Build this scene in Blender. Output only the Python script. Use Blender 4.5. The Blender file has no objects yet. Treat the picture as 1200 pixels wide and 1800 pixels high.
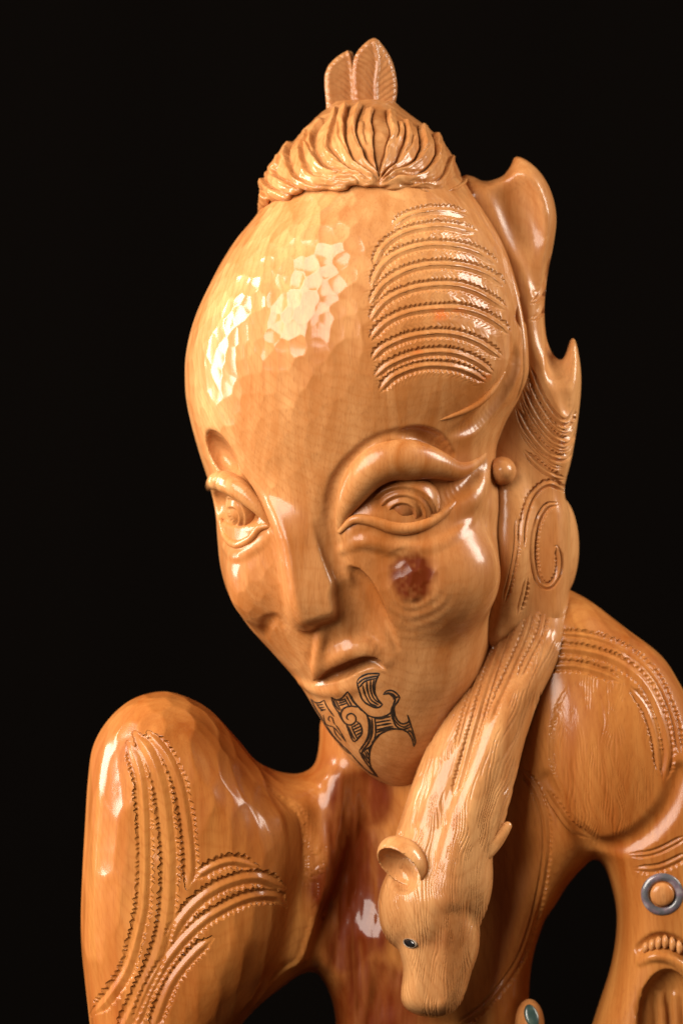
import bpy, math, time
import numpy as np
from mathutils import Vector

T0 = time.time()
scene = bpy.context.scene
S = 0.0005            # metres per modelling unit
L = 8000.0            # camera distance in modelling units

# ------------------------------------------------------------------ camera
cam_data = bpy.data.cameras.new("camera")
cam = bpy.data.objects.new("camera", cam_data)
scene.collection.objects.link(cam)
cam.location = (0, -L * S, 0)
cam.rotation_euler = (math.radians(90), 0, 0)
cam_data.sensor_fit = 'VERTICAL'
cam_data.sensor_height = 36
cam_data.sensor_width = 24
cam_data.lens = 36 * L / 1800.0
cam_data.clip_start = 0.1
cam_data.clip_end = 60
cam_data.dof.use_dof = True
cam_data.dof.focus_distance = (L - 255) * S
cam_data.dof.aperture_fstop = 3.2
scene.camera = cam

# ------------------------------------------------------------------ world and lamps
world = bpy.data.worlds.new("World")
scene.world = world
world.use_nodes = True
bg = world.node_tree.nodes['Background']
bg.inputs[0].default_value = (1.0, 0.62, 0.36, 1)
bg.inputs[1].default_value = 0.055


def area(name, loc, target, size, power, col, spread=180):
    ld = bpy.data.lights.new(name, 'AREA')
    ld.shape = 'RECTANGLE'
    ld.size, ld.size_y = size
    ld.energy = power
    ld.color = col
    ld.spread = math.radians(spread)
    o = bpy.data.objects.new(name, ld)
    scene.collection.objects.link(o)
    o.location = loc
    o.rotation_euler = (Vector(target) - Vector(loc)).to_track_quat('-Z', 'Y').to_euler()
    return o


area("window_light_left", (-1.7, 0.25, 0.40), (0, 0, 0.05), (0.5, 1.2), 46, (1.0, 0.93, 0.82))
area("window_light_front", (-2.0, -2.5, 1.5), (0, 0, 0.05), (2.6, 2.4), 262, (1.0, 0.90, 0.79))
area("window_light_right", (2.0, -0.05, 0.95), (0.1, 0, 0.1), (0.7, 1.0), 54, (1.0, 0.92, 0.8))

scene.view_settings.view_transform = 'Standard'
scene.view_settings.look = 'None'
scene.view_settings.exposure = 0.2
scene.view_settings.gamma = 1.0

# ------------------------------------------------------------------ maths helpers
rng = np.random.default_rng(7)
_tab = rng.random((64, 64, 64)).astype(np.float32)


def vnoise(x, y, z=0.0):
    x, y, z = np.broadcast_arrays(np.asarray(x, np.float32), np.asarray(y, np.float32), np.asarray(z, np.float32))
    xi, yi, zi = np.floor(x).astype(int), np.floor(y).astype(int), np.floor(z).astype(int)
    fx, fy, fz = x - xi, y - yi, z - zi
    fx, fy, fz = [f * f * (3 - 2 * f) for f in (fx, fy, fz)]
    def g(a, b, c):
        return _tab[(xi + a) & 63, (yi + b) & 63, (zi + c) & 63]
    r = 0
    for a in (0, 1):
        for b in (0, 1):
            for c in (0, 1):
                r = r + g(a, b, c) * (fx if a else 1 - fx) * (fy if b else 1 - fy) * (fz if c else 1 - fz)
    return r * 2 - 1


def spl(xs, ys, q):
    """smooth Hermite interpolation through (xs, ys), monotone-limited."""
    xs = np.asarray(xs, float); ys = np.asarray(ys, float)
    h = np.diff(xs); dlt = np.diff(ys) / h
    m = np.zeros_like(ys)
    m[0], m[-1] = dlt[0], dlt[-1]
    m[1:-1] = np.where(dlt[:-1] * dlt[1:] > 0, (dlt[:-1] * h[1:] + dlt[1:] * h[:-1]) / (h[:-1] + h[1:]), 0)
    q = np.clip(q, xs[0], xs[-1])
    i = np.clip(np.searchsorted(xs, q, side='right') - 1, 0, len(h) - 1)
    t = (q - xs[i]) / h[i]
    return ((2 * t**3 - 3 * t**2 + 1) * ys[i] + (t**3 - 2 * t**2 + t) * h[i] * m[i]
            + (-2 * t**3 + 3 * t**2) * ys[i + 1] + (t**3 - t**2) * h[i] * m[i + 1])


def catmull(pts, step=3.0, closed=False):
    """dense Catmull-Rom through control rows of any width (first two columns are x, y)."""
    P = np.asarray(pts, float)
    if closed:
        P = np.vstack([P[-1], P, P[0], P[1]])
    else:
        P = np.vstack([2 * P[0] - P[1], P, 2 * P[-1] - P[-2]])
    out = []
    for i in range(1, len(P) - 2):
        n = max(2, int(np.hypot(*(P[i + 1] - P[i])[:2]) / step))
        t = np.linspace(0, 1, n, endpoint=False)[:, None]
        a, b, c, d = P[i - 1], P[i], P[i + 1], P[i + 2]
        out.append(0.5 * (2 * b + (c - a) * t + (2 * a - 5 * b + 4 * c - d) * t**2 + (3 * b - a - 3 * c + d) * t**3))
    if not closed:
        out.append(P[-2][None])
    return np.vstack(out)


def smin(a, b, k):
    h = np.maximum(k - np.abs(a - b), 0) / k
    return np.minimum(a, b) - h * h * k * 0.25


def smax(a, b, k):
    return -smin(-a, -b, k)


def sstep(a, b, x):
    t = np.clip((x - a) / (b - a), 0, 1)
    return t * t * (3 - 2 * t)


# ------------------------------------------------------------------ implicit shapes: (function, bounding box)
def loft(rows, p=2.0):
    R = np.asarray(rows, float)
    y, xl, xr, F, B = R.T
    def f(X, Y, D):
        l, r = spl(y, xl, Y), spl(y, xr, Y)
        a, b = spl(y, F, Y), spl(y, B, Y)
        rx, rd = (r - l) / 2, (a - b) / 2
        u = np.abs((X - (l + r) / 2) / rx); v = np.abs((D - (a + b) / 2) / rd)
        q = (u**p + v**p) ** (1.0 / p)
        return np.maximum((q - 1) * np.minimum(rx, rd), np.maximum(y[0] - Y, Y - y[-1]))
    return f, (xl.min(), xr.max(), y[0], y[-1], B.min(), F.max())


def ell(c, r, rz=0.0, ry=0.0):
    """ellipsoid; rz turns it in the picture plane, ry about the vertical (degrees)."""
    c = np.asarray(c, float); r = np.asarray(r, float)
    cz, sz = math.cos(math.radians(rz)), math.sin(math.radians(rz))
    cy, sy = math.cos(math.radians(ry)), math.sin(math.radians(ry))
    def f(X, Y, D):
        x, y, d = X - c[0], Y - c[1], D - c[2]
        x, d = cy * x + sy * d, -sy * x + cy * d
        x, y = cz * x + sz * y, -sz * x + cz * y
        q = np.sqrt((x / r[0])**2 + (y / r[1])**2 + (d / r[2])**2)
        g = np.sqrt((x / r[0]**2)**2 + (y / r[1]**2)**2 + (d / r[2]**2)**2) + 1e-9
        return np.where(q > 1e-3, q * (q - 1) / g, -r.min())
    m = r.max()
    return f, (c[0] - m, c[0] + m, c[1] - m, c[1] + m, c[2] - m, c[2] + m)


def tube(pts, step=8.0):
    """pts rows (x, y, d, r): a tapering round bar through the points."""
    P = catmull(pts, step)
    P[:, 3] = np.maximum(P[:, 3], 0.5)
    def f(X, Y, D):
        best = None
        for i in range(len(P) - 1):
            a, b = P[i], P[i + 1]
            ab = b[:3] - a[:3]; n = ab @ ab + 1e-9
            t = np.clip(((X - a[0]) * ab[0] + (Y - a[1]) * ab[1] + (D - a[2]) * ab[2]) / n, 0, 1)
            g = np.sqrt((X - a[0] - t * ab[0])**2 + (Y - a[1] - t * ab[1])**2 + (D - a[2] - t * ab[2])**2) - (a[3] + t * (b[3] - a[3]))
            best = g if best is None else np.minimum(best, g)
        return best
    r = P[:, 3].max()
    lo, hi = P[:, :3].min(0) - r, P[:, :3].max(0) + r
    return f, (lo[0], hi[0], lo[1], hi[1], lo[2], hi[2])


def polydist(poly, X, Y):
    """signed distance inside a closed polygon, positive inside."""
    best = np.full(X.shape, 1e9); ins = np.zeros(X.shape, bool)
    n = len(poly)
    for i in range(n):
        ax, ay = poly[i]; bx, by = poly[(i + 1) % n]
        ex, ey = bx - ax, by - ay
        t = np.clip(((X - ax) * ex + (Y - ay) * ey) / (ex * ex + ey * ey + 1e-9), 0, 1)
        best = np.minimum(best, (X - ax - t * ex)**2 + (Y - ay - t * ey)**2)
        c = ((ay > Y) != (by > Y)) & (X < ex * (Y - ay) / (ey if abs(ey) > 1e-9 else 1e-9) + ax)
        ins ^= c
    d = np.sqrt(best)
    return np.where(ins, d, -d)


def blur2(a, n):
    for ax in (0, 1):
        for _ in range(2):
            c = np.cumsum(np.concatenate([np.repeat(np.take(a, [0], ax), n + 1, ax), a, np.repeat(np.take(a, [-1], ax), n, ax)], ax), ax)
            m = a.shape[ax]
            a = (np.take(c, range(2 * n + 1, 2 * n + 1 + m), ax) - np.take(c, range(0, m), ax)) / (2 * n + 1)
    return a


def inflate(poly, R, H, D0, closed_spline=True, soft=0, margin=60):
    """a cushion with the given outline: rounded over R from its edge, H thick either side of depth D0."""
    P = catmull(poly, 10, True)[:, :2] if closed_spline else np.asarray(poly, float)
    lo = P.min(0) - margin; hi = P.max(0) + margin
    g = 4.0
    gx = np.arange(lo[0], hi[0] + g, g); gy = np.arange(lo[1], hi[1] + g, g)
    XX, YY = np.meshgrid(gx, gy, indexing='ij')
    dist = polydist(P, XX, YY)
    if soft:
        b = blur2(dist, soft)
        w = sstep(0, R * 0.5, dist)
        dist = dist * (1 - w) + b * w
    d0 = D0 if callable(D0) else (lambda X, Y: D0)
    h0 = H if callable(H) else (lambda X, Y: H)
    def f(X, Y, D):
        fx = np.clip((X - lo[0]) / g, 0, len(gx) - 1.001); fy = np.clip((Y - lo[1]) / g, 0, len(gy) - 1.001)
        ix, iy = fx.astype(int), fy.astype(int); tx, ty = fx - ix, fy - iy
        ds = (dist[ix, iy] * (1 - tx) * (1 - ty) + dist[ix + 1, iy] * tx * (1 - ty) + dist[ix, iy + 1] * (1 - tx) * ty + dist[ix + 1, iy + 1] * tx * ty)
        a = np.maximum((R - ds) / R, 0)
        hh = h0(X, Y)
        b = (D - d0(X, Y)) / hh
        return (np.sqrt(a * a + b * b) - 1) * np.minimum(R, hh)
    cx = np.array([P[:, 0].mean()]); cy = np.array([P[:, 1].mean()])
    dv = np.concatenate([np.atleast_1d(d0(P[:, 0], P[:, 1])).ravel(), np.atleast_1d(d0(cx, cy)).ravel()])
    hv = np.max(h0(P[:, 0], P[:, 1]))
    return f, (P[:, 0].min(), P[:, 0].max(), P[:, 1].min(), P[:, 1].max(), dv.min() - hv, dv.max() + hv)


BIG = 400.0


class SDF:
    def __init__(self):
        self.ops = []
    def add(self, prim, k=10.0):
        self.ops.append((1, prim[0], prim[1], k)); return self
    def sub(self, prim, k=10.0):
        self.ops.append((-1, prim[0], prim[1], k)); return self
    @staticmethod
    def comb(mode, f, g, k):
        return smin(f, g, k) if mode > 0 else smax(f, -g, k)
    def pts(self, P):
        f = np.full(len(P), BIG)
        for mode, fn, bb, k in self.ops:
            m = 25 + k
            s = ((P[:, 0] > bb[0] - m) & (P[:, 0] < bb[1] + m) & (P[:, 1] > bb[2] - m) & (P[:, 1] < bb[3] + m)
                 & (P[:, 2] > bb[4] - m) & (P[:, 2] < bb[5] + m))
            if s.any():
                Q = P[s]
                f[s] = self.comb(mode, f[s], fn(Q[:, 0], Q[:, 1], Q[:, 2]), k)
        return f
    def grad(self, P, e=1.0):
        g = np.zeros_like(P); f = 0
        for s in ((1, -1, -1), (-1, -1, 1), (-1, 1, -1), (1, 1, 1)):
            s = np.array(s, float); v = self.pts(P + s * e)
            g += v[:, None] * s; f = f + v
        return f / 4, g / (4 * e)
    def normal(self, P):
        g = self.grad(P)[1]
        return g / (np.linalg.norm(g, axis=1, keepdims=True) + 1e-9)
    def front(self, px, py, lo=-400, hi=460):
        """first point of the shape on the line of sight through picture points."""
        px = np.atleast_1d(np.asarray(px, float)); py = np.atleast_1d(np.asarray(py, float))
        ds = np.arange(hi, lo, -6.0)
        def at(d):
            s = 1 - d / L
            return np.stack([600 + (px[:, None] - 600) * s, 900 + (py[:, None] - 900) * s, np.broadcast_to(d, (len(px), d.shape[-1]))], -1)
        A = at(ds[None, :] + np.zeros((len(px), 1)))
        v = self.pts(A.reshape(-1, 3)).reshape(len(px), -1)
        hit = v < 0
        i = np.where(hit.any(1), hit.argmax(1), len(ds) - 1)
        a = ds[np.maximum(i - 1, 0)]; b = ds[i]
        for _ in range(9):
            m = (a + b) / 2
            s = self.pts(at(m[:, None])[:, 0]) < 0
            b = np.where(s, m, b); a = np.where(s, a, m)
        P = at(((a + b) / 2)[:, None])[:, 0]
        return P, hit.any(1)
    def on(self, rows):
        """rows (px, py, off, r) -> (x, y, d, r) lying off above the present surface along its normal."""
        R = np.asarray(rows, float)
        P, ok = self.front(R[:, 0], R[:, 1])
        n = self.normal(P)
        return np.column_stack([P + n * R[:, 2:3], R[:, 3]])
    def mesh(self, vox, box=None):
        if box is None:
            b = np.array([o[2] for o in self.ops if o[0] > 0])
            box = (b[:, 0].min(), b[:, 1].max(), b[:, 2].min(), b[:, 3].max(), b[:, 4].min(), b[:, 5].max())
        ax = [np.arange(box[2 * i] - 2.3 * vox, box[2 * i + 1] + 3 * vox, vox) for i in range(3)]
        f = np.full([len(a) for a in ax], BIG, np.float32)
        for mode, fn, bb, k in self.ops:
            m = 3 * vox + k
            sl = []
            for i in range(3):
                i0 = np.searchsorted(ax[i], bb[2 * i] - m); i1 = np.searchsorted(ax[i], bb[2 * i + 1] + m)
                sl.append(slice(i0, i1))
            if any(s.stop <= s.start for s in sl):
                continue
            X = ax[0][sl[0]][:, None, None]; Y = ax[1][sl[1]][None, :, None]; D = ax[2][sl[2]][None, None, :]
            t = tuple(sl)
            f[t] = self.comb(mode, f[t], fn(X, Y, D).astype(np.float32), k)
        f[0], f[-1], f[:, 0], f[:, -1], f[:, :, 0], f[:, :, -1] = [BIG] * 6
        V, Q = surface_nets(f)
        V = V * vox + np.array([a[0] for a in ax])
        for _ in range(2):
            V = self.project(V, vox)
        return V, np.vstack([Q[:, [0, 1, 2]], Q[:, [0, 2, 3]]])
    def project(self, V, lim):
        f, g = self.grad(V, 0.8)
        n2 = (g * g).sum(1) + 1e-3
        st = -g * (f / n2)[:, None]
        ln = np.linalg.norm(st, axis=1, keepdims=True)
        st *= np.minimum(1, 0.6 * lim / (ln + 1e-9))
        st[np.abs(f) > BIG * 0.3] = 0
        return V + st


def surface_nets(f):
    s = f < 0
    nx, ny, nz = f.shape
    c = [(a, b, e) for a in (0, 1) for b in (0, 1) for e in (0, 1)]
    cnt = np.zeros((nx - 1, ny - 1, nz - 1), np.int8)
    for a, b, e in c:
        cnt += s[a:nx - 1 + a, b:ny - 1 + b, e:nz - 1 + e]
    I = np.argwhere((cnt > 0) & (cnt < 8))
    val = np.stack([f[I[:, 0] + a, I[:, 1] + b, I[:, 2] + e] for a, b, e in c], 1)
    C = np.array(c, float)
    acc = np.zeros((len(I), 3)); n = np.zeros(len(I))
    for i in range(8):
        for j in range(i + 1, 8):
            if np.abs(C[i] - C[j]).sum() != 1:
                continue
            vi, vj = val[:, i], val[:, j]
            m = (vi < 0) != (vj < 0)
            t = np.where(m, vi / np.where(m, vi - vj, 1), 0)
            acc += np.where(m[:, None], C[i] + t[:, None] * (C[j] - C[i]), 0); n += m
    V = I + acc / n[:, None]
    idx = np.full(cnt.shape, -1, np.int64); idx[I[:, 0], I[:, 1], I[:, 2]] = np.arange(len(I))
    quads = []
    for ax in range(3):
        sl0 = [slice(1, -1)] * 3; sl1 = [slice(1, -1)] * 3
        sl0[ax] = slice(0, -1); sl1[ax] = slice(1, None)
        d = s[tuple(sl0)] != s[tuple(sl1)]
        E = np.argwhere(d)
        if not len(E):
            continue
        off = np.ones(3, int); off[ax] = 0
        E = E + off
        flip = s[E[:, 0], E[:, 1], E[:, 2]]
        b, e = (ax + 1) % 3, (ax + 2) % 3
        q = []
        for u, v in ((0, 0), (1, 0), (1, 1), (0, 1)):
            K = E.copy(); K[:, b] -= u; K[:, e] -= v
            q.append(idx[K[:, 0], K[:, 1], K[:, 2]])
        q = np.stack(q, 1)
        q[~flip] = q[~flip][:, ::-1]
        quads.append(q)
    return V, np.vstack(quads)


def refine(V, T, size, passes, sdf=None):
    """split edges longer than size(V) wherever asked; stays watertight."""
    for _ in range(passes):
        tgt = size(V)
        E = np.vstack([T[:, [0, 1]], T[:, [1, 2]], T[:, [2, 0]]])
        E.sort(axis=1)
        key = E[:, 0].astype(np.int64) * len(V) + E[:, 1]
        uk, inv = np.unique(key, return_inverse=True)
        a, b = uk // len(V), uk % len(V)
        ln = np.linalg.norm(V[a] - V[b], axis=1)
        sp = ln > 1.35 * np.minimum(tgt[a], tgt[b])
        if not sp.any():
            break
        new = np.full(len(uk), -1, np.int64); new[sp] = len(V) + np.arange(sp.sum())
        M = (V[a[sp]] + V[b[sp]]) / 2
        if sdf is not None:
            M = sdf.project(M, 3.0)
        m = new[inv].reshape(3, -1).T
        V = np.vstack([V, M])
        n = (m >= 0).sum(1)
        out = [T[n == 0]]
        k = n == 3
        t, q = T[k], m[k]
        out += [np.stack([t[:, 0], q[:, 0], q[:, 2]], 1), np.stack([q[:, 0], t[:, 1], q[:, 1]], 1), np.stack([q[:, 2], q[:, 1], t[:, 2]], 1), q]
        for r in range(3):
            o = [(r + i) % 3 for i in range(3)]
            k = (n == 1) & (m[:, r] >= 0)
            t, q = T[k][:, o], m[k][:, r]
            out += [np.stack([t[:, 0], q, t[:, 2]], 1), np.stack([q, t[:, 1], t[:, 2]], 1)]
            k = (n == 2) & (m[:, o[2]] < 0)
            t, q0, q1 = T[k][:, o], m[k][:, o[0]], m[k][:, o[1]]
            out += [np.stack([q0, t[:, 1], q1], 1), np.stack([t[:, 0], q0, q1], 1), np.stack([t[:, 0], q1, t[:, 2]], 1)]
        T = np.vstack(out)
    return V, T


def vnormals(V, T):
    n = np.cross(V[T[:, 1]] - V[T[:, 0]], V[T[:, 2]] - V[T[:, 0]])
    N = np.zeros_like(V)
    for i in range(3):
        for c in range(3):
            N[:, c] += np.bincount(T[:, i], n[:, c], len(V))
    return N / (np.linalg.norm(N, axis=1, keepdims=True) + 1e-12)


def topx(V):
    s = L / (L - V[:, 2])
    return 600 + (V[:, 0] - 600) * s, 900 + (V[:, 1] - 900) * s


def at(px, py, d):
    s = 1 - d / L
    return np.array([600 + (px - 600) * s, 900 + (py - 900) * s, d])


class Curve:
    """a drawn line in the picture plane, with lateral distance and arc length lookup."""
    def __init__(self, pts, closed=False, step=4.0):
        self.P = catmull(pts, step, closed)[:, :2]
        if closed:
            self.P = np.vstack([self.P, self.P[:1]])
        sg = np.diff(self.P, axis=0)
        self.ln = np.hypot(sg[:, 0], sg[:, 1]); self.s0 = np.concatenate([[0], np.cumsum(self.ln)])
        self.len = self.s0[-1]; self.closed = closed
        self.lo, self.hi = self.P.min(0), self.P.max(0)
    def near(self, x, y, w):
        """indices within w of the line, with signed side distance and arc length."""
        k = np.nonzero((x > self.lo[0] - w) & (x < self.hi[0] + w) & (y > self.lo[1] - w) & (y < self.hi[1] + w))[0]
        if not len(k):
            return k, np.zeros(0), np.zeros(0)
        X, Y = x[k], y[k]
        best = np.full(len(k), 1e9); u = np.zeros(len(k)); s = np.zeros(len(k))
        for i in range(len(self.ln)):
            ax, ay = self.P[i]; ex, ey = self.P[i + 1] - self.P[i]; ll = self.ln[i] + 1e-9
            j = np.nonzero((np.abs(X - ax) < w + ll) & (np.abs(Y - ay) < w + ll))[0]
            if not len(j):
                continue
            dx, dy = X[j] - ax, Y[j] - ay
            t = np.clip((dx * ex + dy * ey) / ll**2, 0, 1)
            d2 = (dx - t * ex)**2 + (dy - t * ey)**2
            b = d2 < best[j]
            jb = j[b]
            best[jb] = d2[b]
            u[jb] = np.sqrt(d2[b]) * np.sign(ex * dy[b] - ey * dx[b])
            s[jb] = self.s0[i] + t[b] * ll
        m = best < w * w
        return k[m], u[m], s[m]


def tri(x):
    return 1 - np.abs(2 * (x - np.floor(x)) - 1)


def carve_bands(V, N, bands, front=0.05):
    """ridge-in-channel bands with saw-notched edges; returns depth offsets and the band of each vertex."""
    x, y = topx(V)
    h = np.zeros(len(V)); lab = np.full(len(V), -1)
    fr = N[:, 2] > front
    for bi, b in enumerate(bands):
        w, a, p, dep = b.get('w', 8.0), b.get('a', 5.0), b.get('p', 9.5), b.get('dep', 6.0)
        L_, R_ = b.get('left', 1), b.get('right', 1)
        k, u, s = b['c'].near(x, y, w + a + 9)
        if not len(k):
            continue
        g = fr[k]; k, u, s = k[g], u[g], s[g]
        side = np.where(u < 0, L_, R_)
        e = np.ones_like(s) if b['c'].closed else np.minimum(sstep(-2, b.get('fade', 26), s), sstep(-2, b.get('fade', 26), b['c'].len - s))
        ww = w * (0.35 + 0.65 * e)
        jit = 0.5 * vnoise(s / 14.0, bi * 3.7)
        tooth = tri(s / p + jit + np.where(u < 0, 0.5, 0.0)) ** 0.8
        edge = ww + a * side * tooth * e * (1 + 0.35 * vnoise(s / p * 0.7, bi * 5.1, np.where(u < 0, 3.0, 9.0)))
        au = np.abs(u)
        ridge = np.clip(au / (ww * 0.9), 0, 1) ** 1.1
        hh = -dep * e * ridge * sstep(edge + 0.9, edge - 0.9, au)
        # chip-cut floor of each notch rises to the surface
        hh *= np.where(au > ww, 1 - 0.7 * np.clip((au - ww) / (a + 1e-6), 0, 1), 1)
        h[k] = np.minimum(h[k], hh)
        if b.get('hatch'):
            hz = sstep(edge, edge + 2, au) * sstep(w + a + 9, w + a + 5, au) * e * side
            hh = hh - b['hatch'] * hz * tri(s / p + jit + 0.12 * au) ** 2
            h[k] = np.minimum(h[k], hh)
        m = au < edge + 1.0
        lab[k[m]] = bi
    return h, lab


# ------------------------------------------------------------------ materials
def nodes_of(name):
    m = bpy.data.materials.new(name); m.use_nodes = True
    nt = m.node_tree
    return m, nt, nt.nodes['Principled BSDF']


def mk(nt, kind, **kw):
    n = nt.nodes.new(kind)
    for k, v in kw.items():
        setattr(n, k, v)
    return n


def math_n(nt, op, a, b=None, c=None):
    n = mk(nt, 'ShaderNodeMath', operation=op)
    for i, v in enumerate((a, b, c)):
        if v is None:
            continue
        if isinstance(v, (int, float)):
            n.inputs[i].default_value = v
        else:
            nt.links.new(v, n.inputs[i])
    return n.outputs[0]


def mix_c(nt, fac, a, b, mode='MIX'):
    n = mk(nt, 'ShaderNodeMix', data_type='RGBA', blend_type=mode)
    for sock, v in ((n.inputs[0], fac), (n.inputs[6], a), (n.inputs[7], b)):
        if isinstance(v, (int, float)):
            sock.default_value = v
        elif isinstance(v, tuple):
            sock.default_value = v
        else:
            nt.links.new(v, sock)
    return n.outputs[2]


def wood_material(name, pale=(0.64, 0.322, 0.122, 1), deep=(0.37, 0.122, 0.026, 1), heart=(0.115, 0.0175, 0.0020, 1), facet_scale=84.0, stretch=0.85, facet_depth=0.00105):
    m, nt, bs = nodes_of(name)
    lk = nt.links.new
    tc = mk(nt, 'ShaderNodeTexCoord')
    pos = tc.outputs['Object']
    # growth rings of a log whose axis leans up through the figure
    mp = mk(nt, 'ShaderNodeMapping'); lk(pos, mp.inputs[0])
    mp.inputs['Location'].default_value = (0.1, -0.55, 0.0)
    mp.inputs['Rotation'].default_value = (math.radians(24), math.radians(-16), 0)
    wn = mk(nt, 'ShaderNodeTexNoise'); lk(pos, wn.inputs['Vector'])
    wn.inputs['Scale'].default_value = 3.2; wn.inputs['Detail'].default_value = 3
    wv = mk(nt, 'ShaderNodeTexWave', wave_type='RINGS', rings_direction='Z', wave_profile='SIN')
    lk(mp.outputs[0], wv.inputs['Vector'])
    wv.inputs['Scale'].default_value = 60; wv.inputs['Distortion'].default_value = 5.0
    wv.inputs['Detail'].default_value = 2.0; wv.inputs['Detail Scale'].default_value = 0.7
    ring = math_n(nt, 'POWER', wv.outputs['Fac'], 5.0)
    # long soft streaks
    mp2 = mk(nt, 'ShaderNodeMapping'); lk(pos, mp2.inputs[0])
    mp2.inputs['Rotation'].default_value = (math.radians(20), math.radians(-14), 0)
    mp2.inputs['Scale'].default_value = (34, 34, 3.0)
    st = mk(nt, 'ShaderNodeTexNoise'); lk(mp2.outputs[0], st.inputs['Vector'])
    st.inputs['Scale'].default_value = 1.0; st.inputs['Detail'].default_value = 5; st.inputs['Roughness'].default_value = 0.65
    st.inputs['Distortion'].default_value = 0.6
    # pores
    mp3 = mk(nt, 'ShaderNodeMapping'); lk(pos, mp3.inputs[0])
    mp3.inputs['Rotation'].default_value = (math.radians(20), math.radians(-14), 0)
    mp3.inputs['Scale'].default_value = (900, 900, 70)
    po = mk(nt, 'ShaderNodeTexNoise'); lk(mp3.outputs[0], po.inputs['Vector'])
    po.inputs['Scale'].default_value = 1.0; po.inputs['Detail'].default_value = 2
    big = wn.outputs['Fac']
    f1 = mk(nt, 'ShaderNodeMapRange'); lk(math_n(nt, 'ADD', math_n(nt, 'MULTIPLY', big, 0.9), math_n(nt, 'MULTIPLY', st.outputs['Fac'], 0.9)), f1.inputs[0])
    f1.inputs[1].default_value = 0.68; f1.inputs[2].default_value = 1.12
    col = mix_c(nt, f1.outputs[0], pale, deep)
    col = mix_c(nt, math_n(nt, 'MULTIPLY', ring, 0.22), col, deep)
    pf = mk(nt, 'ShaderNodeMapRange'); lk(po.outputs['Fac'], pf.inputs[0])
    pf.inputs[1].default_value = 0.52; pf.inputs[2].default_value = 0.72; pf.inputs[4].default_value = 0.22
    col = mix_c(nt, pf.outputs[0], col, heart)
    # tool-mark facets: shallow scooped cells
    at_f = mk(nt, 'ShaderNodeAttribute', attribute_name='facet')
    fm = mk(nt, 'ShaderNodeMapping'); lk(pos, fm.inputs[0])
    fm.inputs['Scale'].default_value = (1.0, 1.0, stretch)
    fw = mk(nt, 'ShaderNodeTexNoise'); lk(pos, fw.inputs['Vector']); fw.inputs['Scale'].default_value = 22
    vadd = mk(nt, 'ShaderNodeVectorMath', operation='MULTIPLY_ADD')
    lk(fw.outputs['Color'], vadd.inputs[0]); vadd.inputs[1].default_value = (0.012, 0.012, 0.012); lk(fm.outputs[0], vadd.inputs[2])
    vo = mk(nt, 'ShaderNodeTexVoronoi', feature='SMOOTH_F1'); vo.inputs['Smoothness'].default_value = 0.32; lk(vadd.outputs[0], vo.inputs['Vector'])
    vo.inputs['Scale'].default_value = facet_scale; vo.inputs['Randomness'].default_value = 0.85
    d2 = math_n(nt, 'MULTIPLY', math_n(nt, 'POWER', vo.outputs['Distance'], 2.0), at_f.outputs['Fac'])
    sp = mk(nt, 'ShaderNodeSeparateColor'); lk(vo.outputs['Color'], sp.inputs[0])
    cell = math_n(nt, 'MULTIPLY', math_n(nt, 'MULTIPLY', sp.outputs[0], math_n(nt, 'MINIMUM', at_f.outputs['Fac'], 1.0)), 0.42)
    col = mix_c(nt, cell, col, deep)
    at_t = mk(nt, 'ShaderNodeAttribute', attribute_name='tone')
    tn = math_n(nt, 'MULTIPLY', at_t.outputs['Fac'], math_n(nt, 'ADD', 0.55, math_n(nt, 'MULTIPLY', st.outputs['Fac'], 0.9)))
    tn = math_n(nt, 'MINIMUM', tn, 1.0)
    col = mix_c(nt, tn, col, heart)
    at_s = mk(nt, 'ShaderNodeAttribute', attribute_name='stain')
    col = mix_c(nt, at_s.outputs['Fac'], col, (0.62, 0.13, 0.018, 1))
    lk(col, bs.inputs['Base Color'])
    b1 = mk(nt, 'ShaderNodeBump'); lk(d2, b1.inputs['Height'])
    b1.inputs['Strength'].default_value = 1.0; b1.inputs['Distance'].default_value = facet_depth
    b2 = mk(nt, 'ShaderNodeBump'); lk(st.outputs['Fac'], b2.inputs['Height']); lk(b1.outputs[0], b2.inputs['Normal'])
    b2.inputs['Strength'].default_value = 0.35; b2.inputs['Distance'].default_value = 0.0008
    lk(b2.outputs[0], bs.inputs['Normal'])
    bs.inputs['Roughness'].default_value = 0.5
    bs.inputs['Specular IOR Level'].default_value = 0.1
    bs.inputs['Coat Weight'].default_value = 0.5
    cr = mk(nt, 'ShaderNodeMapRange'); lk(big, cr.inputs[0]); cr.inputs[1].default_value = 0.35; cr.inputs[2].default_value = 0.7
    cr.inputs[3].default_value = 0.10; cr.inputs[4].default_value = 0.24
    lk(cr.outputs[0], bs.inputs['Coat Roughness'])
    lk(b1.outputs[0], bs.inputs['Coat Normal'])
    return m


WOOD = wood_material("varnished_wood")
WOOD_LONG = wood_material("varnished_wood_long_cuts", pale=(0.53, 0.222, 0.054, 1), deep=(0.30, 0.080, 0.0115, 1), facet_scale=50, stretch=0.34, facet_depth=0.0042)


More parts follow.
